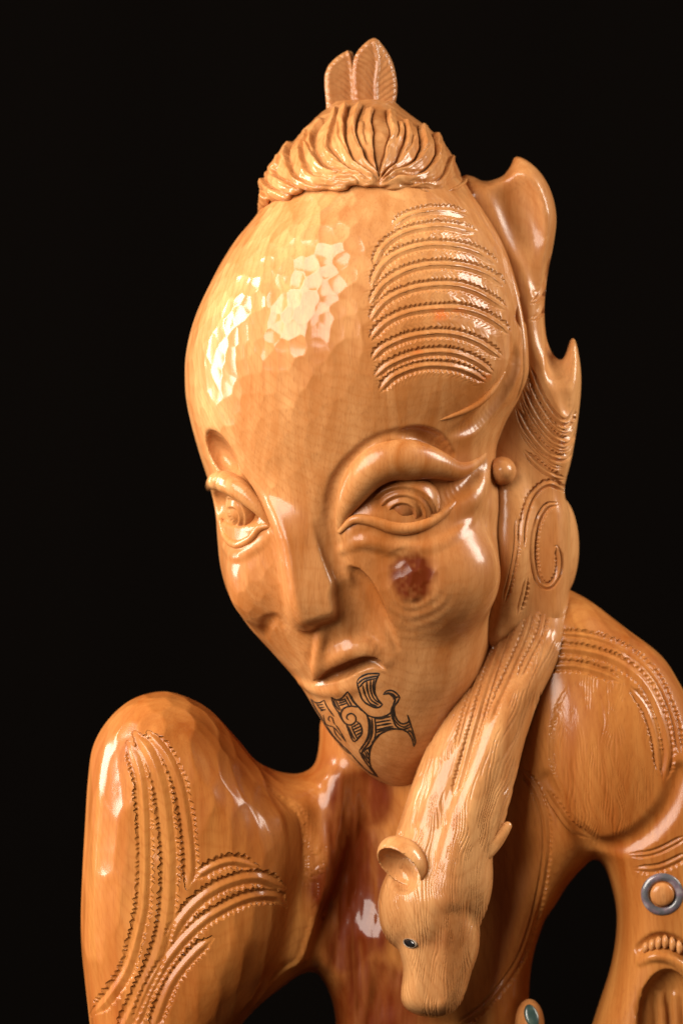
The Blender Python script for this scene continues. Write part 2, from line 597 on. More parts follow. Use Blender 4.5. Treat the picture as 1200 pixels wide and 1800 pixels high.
def plain(name, col, rough=0.4, coat=0.0, noise=None):
    m, nt, bs = nodes_of(name)
    if noise:
        tc = mk(nt, 'ShaderNodeTexCoord')
        n = mk(nt, 'ShaderNodeTexNoise'); n.inputs['Scale'].default_value = noise[0]; n.inputs['Detail'].default_value = 4
        nt.links.new(tc.outputs['Object'], n.inputs['Vector'])
        rp = mk(nt, 'ShaderNodeValToRGB'); nt.links.new(n.outputs['Fac'], rp.inputs[0])
        el = rp.color_ramp.elements
        el[0].position = 0.3; el[0].color = col + (1,)
        el[1].position = 0.7; el[1].color = noise[1] + (1,)
        for p, c in noise[2:]:
            e = el.new(p); e.color = c + (1,)
        nt.links.new(rp.outputs[0], bs.inputs['Base Color'])
    else:
        bs.inputs['Base Color'].default_value = col + (1,)
    bs.inputs['Roughness'].default_value = rough
    bs.inputs['Coat Weight'].default_value = coat
    bs.inputs['Coat Roughness'].default_value = 0.08
    return m


INK = plain("dark_ink", (0.012, 0.007, 0.004), 0.5, 0.3, (300, (0.03, 0.016, 0.008)))
SHELL = plain("iridescent_shell", (0.07, 0.06, 0.075), 0.3, 0.6, (120, (0.26, 0.23, 0.24), (0.45, (0.10, 0.10, 0.11)), (0.56, (0.16, 0.11, 0.14))))
SHELL_GREEN = plain("green_shell", (0.02, 0.045, 0.035), 0.3, 0.6, (160, (0.08, 0.12, 0.09), (0.5, (0.03, 0.06, 0.055))))
RIM = plain('pale_rim', (0.22, 0.16, 0.11), 0.5, 0.0, (200, (0.30, 0.22, 0.15)))
JET = plain("jet_black_stone", (0.006, 0.006, 0.007), 0.15, 1.0, (200, (0.012, 0.012, 0.014)))


# ------------------------------------------------------------------ mesh output
def to_world(V):
    return np.stack([(V[:, 0] - 600) * S, -V[:, 2] * S, (900 - V[:, 1]) * S], 1)


def new_object(name, V, T, parent, mat, normals=None, attrs=None, label=None):
    me = bpy.data.meshes.new(name)
    T = T[:, ::-1]                      # the modelling frame is mirrored
    W = to_world(V).astype(np.float32)
    me.vertices.add(len(W)); me.vertices.foreach_set('co', W.ravel())
    k = T.shape[1]
    me.loops.add(T.size); me.loops.foreach_set('vertex_index', T.astype(np.int32).ravel())
    me.polygons.add(len(T)); me.polygons.foreach_set('loop_start', (np.arange(len(T)) * k).astype(np.int32))
    me.polygons.foreach_set('use_smooth', np.ones(len(T), bool))
    me.update(calc_edges=True); me.validate()
    for an, av in (attrs or {}).items():
        a = me.attributes.new(an, 'FLOAT', 'POINT'); a.data.foreach_set('value', av.astype(np.float32))
    if normals is not None:
        N = np.stack([normals[:, 0], -normals[:, 2], -normals[:, 1]], 1)
        me.normals_split_custom_set_from_vertices(N.tolist())
    me.materials.append(mat)
    o = bpy.data.objects.new(name, me)
    scene.collection.objects.link(o)
    o.parent = parent
    if label:
        o['label'] = label
    return o


def emit(name, V, T, parent, attrs, labels=None, label_names=None, mat=None, label=None):
    """write a carved surface; faces of numbered bands become child parts that share its shading."""
    mat = mat or WOOD
    # outward winding check: volume sign
    N = vnormals(V, T)
    if labels is None or labels.max() < 0:
        return new_object(name, V, T, parent, mat, None, attrs, label)
    fl = labels[T]
    f = np.where((fl[:, 0] == fl[:, 1]) & (fl[:, 1] == fl[:, 2]), fl[:, 0], -1)
    main = None
    for b in [-1] + sorted(set(f[f >= 0])):
        t = T[f == b]
        if len(t) < 8:
            continue
        u, inv = np.unique(t, return_inverse=True)
        o = new_object(name if b < 0 else label_names[b], V[u], inv.reshape(-1, 3), parent if b < 0 else main, mat, N[u],
                       {k: a[u] for k, a in attrs.items()}, label if b < 0 else None)
        if b < 0:
            main = o
    return main


def zeros(V):
    return np.zeros(len(V))


def gauss(x, y, cx, cy, rx, ry=None, rot=0):
    ry = ry or rx
    c, s = math.cos(math.radians(rot)), math.sin(math.radians(rot))
    a, b = (x - cx) * c + (y - cy) * s, -(x - cx) * s + (y - cy) * c
    return np.exp(-((a / rx)**2 + (b / ry)**2))


def mark(bands, extra=None, fine=1.5, coarse=9.0, w=20, zones=()):
    """target edge length for refine(): fine beside the bands and inside zones."""
    def size(V):
        x, y = topx(V)
        t = np.full(len(V), coarse)
        for b in bands:
            k, u, s = b['c'].near(x, y, b.get('w', 8) + b.get('a', 5) + (9 if b.get('hatch') else 5))
            t[k] = np.minimum(t[k], fine)
        for cx, cy, rx, ry, f in zones:
            m = ((x - cx) / rx)**2 + ((y - cy) / ry)**2 < 1
            t[m] = np.minimum(t[m], f)
        return t
    return size


def tick(msg):
    print("%6.1fs %s" % (time.time() - T0, msg))


# ------------------------------------------------------------------ backdrop
def backdrop():
    xs = np.linspace(-3.2, 3.2, 220); zs = np.linspace(-2.2, 2.4, 24)
    X, Z = np.meshgrid(xs, zs, indexing='ij')
    Y = 1.25 + 0.045 * vnoise(X * 2.1, Z * 0.22) + 0.018 * vnoise(X * 6.3, Z * 0.5, 4.0)
    W = np.stack([X.ravel(), Y.ravel(), Z.ravel()], 1)
    V = np.stack([W[:, 0] / S + 600, 900 - W[:, 2] / S, -W[:, 1] / S], 1)
    nx, nz = X.shape
    i = (np.arange(nx - 1)[:, None] * nz + np.arange(nz - 1)[None]).ravel()
    Q = np.stack([i, i + nz, i + nz + 1, i + 1], 1)
    m, nt, bs = nodes_of("black_cloth")
    tc = mk(nt, 'ShaderNodeTexCoord')
    wv = mk(nt, 'ShaderNodeTexWave'); wv.inputs['Scale'].default_value = 300; wv.inputs['Distortion'].default_value = 1.0
    nt.links.new(tc.outputs['Object'], wv.inputs['Vector'])
    c = mix_c(nt, wv.outputs['Fac'], (0.0014, 0.0011, 0.0009, 1), (0.0020, 0.0016, 0.0014, 1))
    nt.links.new(c, bs.inputs['Base Color'])
    bs.inputs['Roughness'].default_value = 1.0
    bs.inputs['Specular IOR Level'].default_value = 0.0
    o = new_object("backdrop", V, Q, None, m)
    o['kind'] = 'structure'; o['label'] = "plain black cloth hung behind the carving"


backdrop()

# ================================================================== the carved figure
figure = bpy.data.objects.new("carved_figure", None)
scene.collection.objects.link(figure)
figure.location = (0, 0, 0)
figure['label'] = "varnished carved wooden figure with bald bowed head, raised knee and furred animal"
figure['category'] = "sculpture"

# ------------------------------------------------------------------ head
HEAD_ROWS = [
    (228, 610, 715, 60, -60), (260, 548, 760, 150, -150), (300, 505, 800, 205, -215), (350, 470, 836, 250, -255),
    (380, 450, 856, 268, -272), (420, 417, 880, 287, -288), (460, 391, 897, 300, -296), (500, 370, 909, 311, -300),
    (550, 347, 921, 320, -302), (600, 332, 928, 324, -300), (650, 326, 930, 322, -296), (700, 328, 914, 314, -290),
    (750, 338, 888, 302, -282), (800, 352, 874, 288, -274), (850, 368, 880, 275, -264), (900, 379, 886, 262, -250),
    (950, 383, 886, 250, -238), (1000, 389, 882, 240, -225), (1050, 405, 872, 229, -208), (1100, 437, 868, 216, -190),
    (1150, 482, 860, 201, -168), (1200, 525, 846, 184, -142), (1250, 556, 813, 163, -112), (1300, 588, 789, 136, -76),
    (1340, 622, 764, 104, -44), (1370, 660, 738, 66, -16), (1388, 688, 716, 36, 8)]

H = SDF()
H.add(loft(HEAD_ROWS, 2.15), 1)
_hr = np.array(HEAD_ROWS, float).T


def bf(X, Y):
    """front of the plain head form."""
    l, r, a, b = [spl(_hr[0], q, Y) for q in _hr[1:]]
    u = np.clip(np.abs((X - (l + r) / 2) / ((r - l) / 2)), 0, 0.98)
    return (a + b) / 2 + (a - b) / 2 * (1 - u**2.15) ** (1 / 2.15)


loft_only = SDF(); loft_only.ops = list(H.ops)
# cheeks
c = loft_only.on([(752, 1010, 0, 1)])[0]
H.add(ell((c[0], c[1], c[2] - 80), (126, 118, 112)), 26)
c = loft_only.on([(450, 1015, 0, 1)])[0]
H.add(ell((c[0] + 8, c[1], c[2] - 54), (58, 80, 64)), 30)
base = SDF(); base.ops = list(H.ops)


def on(rows):
    return base.on(rows)


# nose: the forehead runs down into it as one sheet
def nose_top(X, Y):
    w = sstep(835, 970, Y)
    bump = spl([780, 840, 900, 960, 1020, 1080, 1110], [-26, -9, 8, 27, 44, 58, 60], Y)
    return bf(X, Y) * (1 - w) + (bf(532, Y) - 0.16 * (X - 532)) * w + bump


H.add(inflate([(385, 780), (420, 830), (450, 882), (473, 925), (487, 965), (495, 1010), (502, 1055), (511, 1085), (525, 1103), (545, 1108), (570, 1100), (598, 1091),
               (620, 1076), (613, 1045), (598, 1005), (584, 960), (575, 915), (579, 872), (600, 832), (650, 780)], 27, 80, lambda X, Y: nose_top(X, Y) - 80), 7)
# right eye hollow (the eye on the picture's right)
H.sub(tube(on([(598, 925, 14, 20), (620, 885, 20, 34), (662, 864, 25, 44), (712, 866, 27, 48), (766, 868, 22, 40), (812, 852, 12, 26), (848, 822, 8, 16)])), 10)
# dark almond behind the lid
H.sub(tube(on([(690, 764, 4, 6), (730, 764, 6, 17), (766, 780, 6, 20), (792, 800, 4, 10)])), 4)
# crease where the brow turns down beside the nose
H.sub(tube(on([(700, 757, 3, 3), (655, 776, 3, 7), (616, 810, 3, 10), (592, 850, 4, 13), (582, 900, 6, 16), (588, 950, 10, 20), (600, 990, 10, 18), (612, 1020, 8, 12)])), 8)
# left eye hollow under the far brow
q = on([(384, 800, 0, 1)])[0]
H.sub(ell((q[0] + 4, q[1] - 2, q[2] + 8), (25, 50, 58), rz=-37), 4)
H.sub(tube(on([(392, 820, 8, 18), (420, 850, 8, 24), (448, 890, 8, 18), (472, 925, 8, 9)])), 4)
H.sub(tube(on([(380, 890, 8, 24), (405, 892, 10, 34), (440, 905, 10, 24), (466, 926, 6, 10)])), 6)
# fold behind the temple
H.sub(tube(on([(905, 470, 16, 14), (912, 560, 18, 24), (906, 640, 18, 30), (876, 700, 16, 32), (836, 742, 14, 24), (790, 762, 12, 12)])), 5)
# under-eye bag
H.add(tube(on([(602, 968, -10, 6), (640, 952, -6, 13), (690, 962, -6, 14), (740, 966, -8, 12), (800, 940, -8, 9), (850, 890, -10, 6)])), 9)
H.add(tube(on([(470, 945, -8, 5), (440, 968, -6, 9), (412, 978, -6, 9), (392, 960, -6, 6)])), 8)
# outer eye corner: fan of wood up to the temple
H.add(tube(on([(800, 905, -18, 12), (832, 880, -12, 18), (848, 852, -12, 18), (858, 800, -14, 9), (868, 762, -16, 4)])), 16)
# muzzle between nose and cheek crease
H.sub(tube(on([(606, 1000, 2, 5), (626, 1010, -4, 11), (646, 1038, -5, 14), (664, 1076, -3, 14), (682, 1108, 2, 10), (698, 1140, 3, 4)])), 5)
H.sub(tube(on([(622, 1045, 17, 30), (638, 1100, 18, 34), (656, 1150, 20, 26)])), 16)
H.sub(tube(on([(466, 1118, 8, 8), (468, 1098, 9, 14), (482, 1086, 10, 14), (494, 1096, 8, 9)])), 5)
# upper lip with its bright edge, the mouth's hollow underside and the lower lip
H.add(tube(on([(568, 1080, -8, 10), (564, 1125, -2, 11), (560, 1165, 2, 11), (557, 1190, 2, 8)])), 7)
H.add(tube(on([(562, 1178, -5, 11), (600, 1152, -3, 17), (640, 1144, -6, 16), (672, 1162, -10, 9)])), 18)
H.add(tube(on([(528, 1200, -8, 9), (552, 1212, -7, 10), (590, 1214, -8, 12), (635, 1204, -12, 12), (668, 1198, -15, 8)])), 14)
H.sub(tube(on([(548, 1200, 6, 4), (570, 1193, 2, 9), (596, 1181, -3, 16), (628, 1165, -3, 16), (654, 1163, -2, 11), (676, 1176, 1, 2)])), 3)
# knot
kz = H.front([725], [1015])[0][0]
H.sub(ell((kz[0], kz[1], kz[2] + 5), (50, 53, 9)), 6)
H.add(ell((kz[0], kz[1], kz[2] - 22), (46, 49, 23)), 4)
# flat strip in front of the ear

F_PTS = [
    [(687, 402), (715, 380), (752, 370), (790, 370), (826, 380)],
    [(656, 470), (672, 436), (702, 412), (740, 400), (785, 397), (842, 410)],
    [(651, 505), (670, 468), (702, 444), (745, 431), (795, 431), (840, 443), (876, 468)],
    [(648, 537), (675, 499), (715, 475), (760, 465), (815, 468), (860, 483), (890, 506)],
    [(648, 567), (672, 534), (702, 515), (745, 503), (795, 501), (840, 513), (893, 545)],
    [(648, 600), (677, 568), (722, 548), (790, 541), (835, 548), (872, 566), (898, 588)],
    [(651, 635), (677, 610), (727, 590), (790, 586), (840, 601), (884, 630)],
    [(656, 665), (685, 641), (735, 622), (790, 619), (835, 634), (868, 658)],
    [(665, 690), (692, 662), (740, 644), (790, 644), (828, 655), (856, 672)]]
HB = [dict(c=Curve(p), w=7.8, a=4.8, p=8.6, dep=3.7, left=1, right=1, fade=22, hatch=0.5) for p in F_PTS]

V, T = H.mesh(5.0)
tick("head net %d" % len(V))
V, T = refine(V, T, mark(HB, fine=1.5, zones=[(690, 900, 150, 170, 3.0), (430, 890, 80, 130, 3.0), (600, 1120, 120, 110, 3.2), (728, 1050, 110, 90, 2.8), (560, 1000, 90, 170, 3.2), (870, 700, 90, 120, 3.2)], coarse=6.5), 3, H)
tick("head refined %d" % len(V))
N = vnormals(V, T)
if N[np.argmax(V[:, 2]), 2] < 0:
    raise RuntimeError("inside out")
h, lab = carve_bands(V, N, HB)
x, y = topx(V)
h = h + 0.55 * np.cos(np.hypot(x - 725, (y - 1015) * 0.95) / 2.6 + 1.5 * vnoise(x / 30, y / 30)) * gauss(x, y, 730, 1075, 75, 38) * (N[:, 2] > 0)
V = V + N * h[:, None]
fac = zeros(V)
fac += sstep(760, 560, y) * 0.9 + sstep(620, 560, x) * sstep(960, 800, y) * 0.4
fac += gauss(x, y, 440, 1030, 60, 90) * 0.7 + gauss(x, y, 600, 1140, 60, 40) * 0.6
fac += gauss(x, y, 725, 1015, 50) * 2.0
fac += 0.30
fac *= sstep(0, -1.0, h) * 0 + (h > -0.8)
kr = np.hypot(x - 725, (y - 1015) * 0.95); ka = np.arctan2(y - 1015, x - 725)
tone = sstep(54, 26, kr + 5 * vnoise(x / 12, y / 12, 1.0)) * (1.0 + 0.14 * vnoise(x / 7, y / 7, 4.0) + 0.3 * sstep(16, 2, kr))
tone = np.maximum(tone, 0.22 * (0.5 + 0.5 * np.cos(kr / 4.0 + vnoise(x / 20, y / 20))) * sstep(95, 60, kr))
tone = tone * 1.0
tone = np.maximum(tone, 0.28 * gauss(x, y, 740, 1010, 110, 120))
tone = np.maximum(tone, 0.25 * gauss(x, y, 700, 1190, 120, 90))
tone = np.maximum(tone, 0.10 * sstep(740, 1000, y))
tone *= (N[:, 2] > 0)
stain = 0.9 * gauss(x, y, 774, 556, 12, 7) + 0.6 * gauss(x, y, 790, 545, 30, 4) + 0.7 * gauss(x, y, 856, 664, 9, 5) + 0.5 * gauss(x, y, 735, 617, 10, 5)
stain = np.minimum(0.75, stain)
stain *= sstep(0.2, 0.7, 0.5 + 0.5 * vnoise(x / 7, y / 6)) * (N[:, 2] > 0)
head = emit("head", V, T, figure, dict(facet=fac, tone=tone, stain=stain), lab, {i: "carved_band" for i in range(len(HB))},
            label="bald bowed head with long face and notched bands on the temple")
tick("head done %d tris" % len(T))


def simple(name, sdf, vox, parent, facet=0.0, tone=0.0, fine=None, disp=None, label=None, mat=None):
    V, T = sdf.mesh(vox)
    if fine:
        V, T = refine(V, T, lambda v: np.full(len(v), fine), 3, sdf)
    if disp:
        V = V + vnormals(V, T) * disp(V)[:, None]
    x, y = topx(V)
    tn = tone(x, y) if callable(tone) else np.full(len(V), tone)
    fc = facet(x, y) if callable(facet) else np.full(len(V), facet)
    return emit(name, V, T, parent, dict(facet=fc, tone=tn, stain=zeros(V)), label=label, mat=mat)


# ------------------------------------------------------------------ eyes (each a lid pair and a stepped ball)
s = SDF()
s.add(tube(on([(592, 945, -16, 5), (602, 905, -12, 14), (621, 866, -14, 26), (648, 831, -15, 34), (685, 810, -14, 38), (726, 810, -14, 36),
               (768, 816, -9, 26), (808, 827, -8, 17), (842, 812, -6, 10), (866, 782, -6, 4), (874, 764, -8, 1)]), 5), 1)
simple("upper_eyelid", s, 4, head, 0.0, fine=2.6)
s = SDF()
s.add(tube(on([(596, 936, -6, 4), (622, 914, -3, 8), (655, 917, -3, 10), (690, 928, -2, 11), (722, 929, -2, 11), (756, 918, -4, 10), (790, 896, -7, 8), (826, 864, -12, 4)]), 5), 1)
simple("lower_eyelid", s, 4, head, 0.0, fine=2.6)
s = SDF()
e0 = on([(705, 888, 0, 1)])[0]
s.add(ell((e0[0] + 1, e0[1] - 4, e0[2] - 42), (66, 58, 54)), 1)


def eye_steps(cx, cy, sx, rs, dh, pupil):
    """a ball cut into terraces that rise towards the iris, with a hollowed pupil."""
    def disp(V):
        x, y = topx(V)
        r = np.hypot((x - cx) / sx, y - cy)
        h = zeros(V)
        for q in rs:
            h -= dh * sstep(q + 2.2, q - 2.2, r) * np.clip(0.45 + 0.55 * r / q, 0, 1)
        h -= pupil[1] * sstep(pupil[0] + 2, pupil[0] - 3, r)
        return h * (vnormals_d(V) > 0)
    return disp


def vnormals_d(V):
    return np.sign(V[:, 2] - V[:, 2].mean() + 5)


simple("eyeball", s, 4, head, 0.0, lambda x, y: 0.12 + 0.45 * sstep(28, 20, np.hypot((x - 707) / 1.1, y - 910)), fine=2.2, disp=eye_steps(707, 910, 1.10, (54, 40), 7.0, (25, 7)))

s = SDF()
s.add(tube(on([(478, 938, -10, 3), (464, 908, -2, 8), (444, 880, 2, 14), (420, 857, 4, 19), (396, 845, 4, 19), (378, 847, 2, 13), (369, 856, 0, 6)]), 5), 1)
simple("upper_eyelid", s, 4, head, fine=2.6)
s = SDF()
s.add(tube(on([(476, 926, -8, 3), (456, 928, -2, 7), (438, 948, -2, 8), (414, 957, -2, 8), (396, 944, -2, 7), (386, 915, -2, 5)]), 5), 1)
simple("lower_eyelid", s, 4, head, fine=2.6)
s = SDF()
e1 = on([(412, 893, -22, 1)])[0]
s.add(ell(e1[:3], (34, 42, 40)), 1)
simple("eyeball", s, 4, head, 0.0, 0.05, fine=2.2, disp=eye_steps(402, 914, 0.72, (38,), 4.0, (22, 4)))
tick("eyes")

# blade-edged fold at the temple and the rim behind it
s = SDF()
s.add(tube(on([(748, 746, -4, 1), (790, 733, -1, 4), (835, 712, 1, 6), (865, 684, 1, 6), (886, 655, -2, 4)]), 5), 1)
simple("temple_fold", s, 3.5, head, fine=2.4)
s = SDF()
s.add(tube(on([(812, 352, -6, 4), (850, 392, -8, 7), (884, 442, -10, 9), (905, 505, -8, 10), (918, 580, -6, 10), (921, 645, -6, 10), (908, 700, -6, 9), (882, 738, -8, 7), (858, 765, -10, 2)]), 5), 1)
simple("temple_rim", s, 4, head, fine=3)

# ------------------------------------------------------------------ hair and leaves on top
HA = SDF()
HA.add(loft([(181, 588, 694, 66, -60), (200, 564, 716, 110, -100), (235, 529, 762, 165, -160), (265, 502, 788, 200, -195), (290, 480, 801, 222, -215),
             (320, 465, 813, 245, -232), (350, 457, 820, 266, -250), (390, 450, 824, 284, -270)], 2.1), 1)
HA.sub(((lambda X, Y, D: (345 + (256 - D) * 0.135 + 3 * np.sin(X / 13.0) + 2 * np.sin(X / 7.3 + 1)) - Y), (300, 950, 300, 460, -400, 400)), 8)
LOCKS = [
    [(655, 322), (600, 324), (552, 306), (526, 270), (548, 228)], [(660, 318), (612, 314), (570, 293), (548, 258), (568, 206)],
    [(662, 318), (618, 304), (586, 272), (580, 238), (594, 188)], [(664, 316), (632, 292), (606, 258), (602, 222), (616, 186)], [(668, 314), (648, 288), (628, 252), (624, 220), (636, 186)],
    [(664, 316), (656, 285), (648, 246), (654, 190)], [(664, 316), (674, 280), (688, 240), (684, 188)],
    [(664, 318), (692, 290), (714, 256), (712, 204)], [(662, 320), (705, 302), (738, 270), (740, 218)], [(660, 324), (715, 315), (758, 290), (772, 246)],
    [(670, 330), (730, 328), (778, 308), (796, 270)], [(640, 331), (580, 331), (524, 314), (498, 282), (514, 246)], [(590, 340), (540, 338), (496, 322), (480, 300), (494, 268)],
    [(545, 347), (505, 348), (474, 332), (466, 308)], [(500, 360), (478, 358), (460, 338)], [(690, 338), (750, 340), (800, 328), (812, 308)],
    [(640, 326), (596, 312), (556, 284), (534, 250)], [(684, 324), (730, 310), (764, 282), (762, 236)]]
LC = [Curve(p) for p in LOCKS]
rl = np.random.default_rng(11)
for p in LOCKS[:13] * 2:
    P = np.array(p, float); a = rl.uniform(0.15, 0.45); Q = catmull(P, 4.0)
    n0, n1 = int(len(Q) * a), int(len(Q) * min(1, a + rl.uniform(0.35, 0.6)))
    Q = Q[n0:n1:max(1, (n1 - n0) // 4)] + np.array([1.0 if P[-1][0] > 662 else -1.0, -0.6]) * rl.uniform(6, 16)
    if len(Q) >= 3:
        LC.append(Curve(Q))
LH = [rl.uniform(8.0, 14.0) for _ in LOCKS] + [rl.uniform(5.0, 9.0) for _ in LC[len(LOCKS):]]
LW = [rl.uniform(0.8, 1.25) for _ in LOCKS] + [rl.uniform(0.4, 0.7) for _ in LC[len(LOCKS):]]
V, T = HA.mesh(5.0)
V, T = refine(V, T, lambda v: np.where(v[:, 2] > 0, 1.9, 6.0), 3, HA)
N = vnormals(V, T)
x, y = topx(V)
h = zeros(V); cut = zeros(V)
xw = x + 7 * vnoise(x / 30, y / 26, 1.5) + 1.0 * vnoise(x / 9, y / 9, 2.5); yw = y + 8 * vnoise(x / 24, y / 24, 7.5)
for i, cv in enumerate(LC):
    k, u, sL = cv.near(xw, yw, 30)
    g = N[k, 2] > -0.1
    k, u, sL = k[g], u[g], sL[g]
    sgn = -1 if np.cross(np.append(cv.P[-1] - cv.P[0], 0), (0, 0, 1))[1] * 0 + (cv.P[-1][0] < 662) else 1
    q = u * sgn
    wid = LW[i] * (11 + 14 * sstep(0, 0.6, sL / cv.len) * sstep(1.05, 0.6, sL / cv.len)) 
    prof = np.where(q >= 0, np.clip(1 - q / wid, 0, 1), np.clip(1 + q / 2.2, 0, 1))
    e = sstep(0, 14, sL) * sstep(0, 10, cv.len - sL)
    cut[k] = np.maximum(cut[k], 0.5 * LH[i] * e * np.exp(-((q + 3.2) / 1.9) ** 2))
    h[k] = np.maximum(h[k], LH[i] * prof * e - 0.9 * (prof > 0.05) * np.abs(np.cos(np.pi * q / 6.5 + vnoise(sL / 18, i * 1.3))) ** 3)
h = h - cut
bandlow = sstep(11, 3, (345 + (256 - V[:, 2]) * 0.135) - V[:, 1])
h = h * (1 - 0.6 * bandlow)
h += 0.7 * vnoise(x / 11, y / 9, 3.3) * (1 - bandlow)
V = V + N * h[:, None]
hair = emit("hair_cap", V, T, figure, dict(facet=np.full(len(V), 1.3), tone=0.25 * gauss(x, y, 690, 290, 60, 40) + 0.25 * (h < 1), stain=zeros(V)), label="swept carved hair gathered into a knot on top of the head")
tick("hair %d" % len(T))


def leaf(outline, mid, d0, thick, tilt, parent):
    s = SDF()
    s.add(inflate(outline, 9, thick, lambda X, Y: d0 + tilt * (X - 640)), 1)
    mc = Curve(mid)
    def disp(V):
        x, y = topx(V)
        h = zeros(V)
        k, u, sl = mc.near(x, y, 60)
        ph = (sl - np.abs(u) * 1.3 + 0.012 * u * u + 3 * vnoise(sl / 20, u / 20)) / 13.0
        h[k] = -1.3 * (0.5 + 0.5 * np.cos(2 * np.pi * ph)) ** 2 * sstep(1, 6, np.abs(u)) + 3.0 * np.exp(-(u / 2.5)**2)
        return h * (V[:, 2] > d0 + tilt * (V[:, 0] - 640) + thick * 0.5)
    return simple("feather", s, 3.0, parent, 0.0, 0.50, fine=1.7, disp=disp)


leaf([(658, 67), (674, 82), (690, 110), (698, 150), (695, 178), (690, 200), (655, 204), (628, 200), (620, 160), (619, 125), (624, 98), (640, 78)],
     [(662, 200), (660, 150), (664, 110), (658, 75)], 10, 12, -0.25, hair)
leaf([(612, 88), (622, 97), (627, 130), (630, 200), (580, 204), (573, 180), (571, 130), (586, 105)], [(622, 200), (620, 150), (616, 110), (611, 92)], -16, 14, -0.25, hair)

# ------------------------------------------------------------------ crest behind the temple
CR = SDF()
CR.add(inflate([(800, 330), (855, 319), (885, 308), (900, 285), (905, 275), (925, 282), (950, 305), (968, 338), (977, 382), (972, 430), (962, 480), (956, 540), (960, 596),
                (974, 626), (988, 632), (998, 610), (1005, 592), (1013, 606), (1020, 650), (1020, 690), (1014, 745), (1004, 805), (991, 862), (1000, 900), (1002, 960),
                (1000, 1040), (985, 1110), (880, 1120), (840, 900), (800, 600)], 34, 78, lambda X, Y: 0.0 * X - 4, soft=3), 1)
CR.add(ell(at(978, 962, -50), (39, 92, 60)), 4)
CR.add(tube([(893, 850, 52, 34), (893, 900, 62, 40), (892, 960, 66, 42), (882, 1030, 62, 42), (862, 1100, 50, 40)]), 14)
crb = SDF(); crb.ops = list(CR.ops)
CR.sub(tube(crb.on([(880, 335, 30, 34), (905, 345, 26, 48), (928, 405, 24, 46), (938, 460, 20, 30), (942, 510, 10, 12)])), 8)
CR.sub(tube(crb.on([(996, 625, 24, 20), (988, 670, 16, 26), (996, 715, 10, 14)])), 8)
CB = [dict(c=Curve(p), w=6.5, a=4, p=8.5, dep=6, left=l, right=r) for p, l, r in [
    ([(928, 535), (950, 520), (966, 480), (972, 430)], 0, 0), ([(928, 565), (948, 552), (960, 520)], 0, 0),
    ([(928, 640), (948, 690), (975, 732), (998, 742), (1012, 715)], 0, 1), ([(918, 680), (940, 726), (970, 765), (998, 776), (1012, 752)], 1, 0),
    ([(906, 716), (930, 760), (962, 796), (992, 806), (1006, 790)], 1, 0), ([(918, 790), (945, 818), (975, 838), (996, 842)], 1, 0),
    ([(1000, 866), (965, 850), (935, 872), (920, 920), (918, 970)], 0, 1)]]
CB += [dict(c=Curve(p), w=4, a=0.1, p=9, dep=3.5, left=0, right=0) for p in ([(924, 662), (944, 708), (973, 749), (998, 759), (1011, 735)], [(912, 698), (935, 743), (966, 781), (995, 791), (1009, 772)], [(910, 755), (938, 790), (968, 817), (994, 824)])]
CB += [dict(c=Curve(p), w=5, a=3.5, p=9, dep=4, left=1, right=0) for p in ([(908, 905), (907, 960), (898, 1010), (884, 1062)], [(926, 1010), (920, 1045), (908, 1085)])]
CB.append(dict(c=Curve([(985, 885), (958, 892), (941, 930), (937, 980), (946, 1020), (964, 1031), (980, 1012), (984, 985), (978, 962), (971, 966)]), w=6, a=3.5, p=8, dep=5, left=1, right=0))
V, T = CR.mesh(5.5)
V, T = refine(V, T, mark(CB, fine=1.9, coarse=6), 3, CR)
N = vnormals(V, T)
h, lab = carve_bands(V, N, CB)
V = V + N * h[:, None]
x, y = topx(V)
emit("crest", V, T, figure, dict(facet=np.full(len(V), 0.1), tone=0.3 * gauss(x, y, 930, 380, 60, 90), stain=zeros(V)), lab, {i: "carved_band" for i in range(len(CB))},
     label="hooked crest flaring behind the temple with two scooped points")
c_ = CR.front([881], [828])[0][0]
s = SDF(); s.add(ell((c_[0], c_[1], c_[2] + 8), (25, 25, 40)), 1)
simple("round_peg", s, 3, head, facet=0.5, fine=2.2, label="round wooden peg beside the outer eye corner")
tick("crest %d" % len(T))

# ------------------------------------------------------------------ body: knee, chest, shoulder, arm
B = SDF()
KNEE = [(282, 1214), (232, 1229), (192, 1264), (166, 1310), (157, 1370), (152, 1450), (148, 1520), (145, 1600), (146, 1660), (152, 1720), (161, 1800), (175, 1930),
        (350, 1930), (400, 1830), (440, 1780), (478, 1735), (520, 1690), (545, 1600), (560, 1500), (552, 1415), (500, 1384), (455, 1343), (415, 1294), (370, 1246), (326, 1222)]
CHEST = [(600, 1215), (565, 1265), (561, 1308), (553, 1345), (530, 1365), (495, 1371), (455, 1375), (410, 1420), (400, 1650), (425, 1740), (480, 1733), (510, 1713), (540, 1708),
         (564, 1720), (580, 1752), (591, 1800), (600, 1930), (920, 1930), (929, 1800), (936, 1700), (960, 1620), (1000, 1545), (1040, 1500), (1050, 1400), (1000, 1200), (950, 1060), (760, 1150)]
SHO = [(950, 1010), (1000, 1036), (1040, 1058), (1100, 1104), (1160, 1150), (1190, 1192), (1218, 1250), (1275, 1400), (1300, 1600), (1300, 1930), (1010, 1930),
       (1045, 1800), (1076, 1700), (1086, 1620), (1076, 1560), (1055, 1512), (1030, 1506), (990, 1550), (950, 1580), (925, 1400), (925, 1150)]
B.add(inflate(CHEST, 70, 105, lambda X, Y: -55 + 0 * X, soft=6), 1)
B.add(inflate(KNEE, 118, 150, lambda X, Y: 25 + spl([150, 350, 560], [10, 20, -55], X), soft=9), 60)
B.add(inflate(SHO, 75, 112, lambda X, Y: -55 + spl([1000, 1300, 1800], [0, 20, 10], Y) + 0 * X, soft=6), 40)
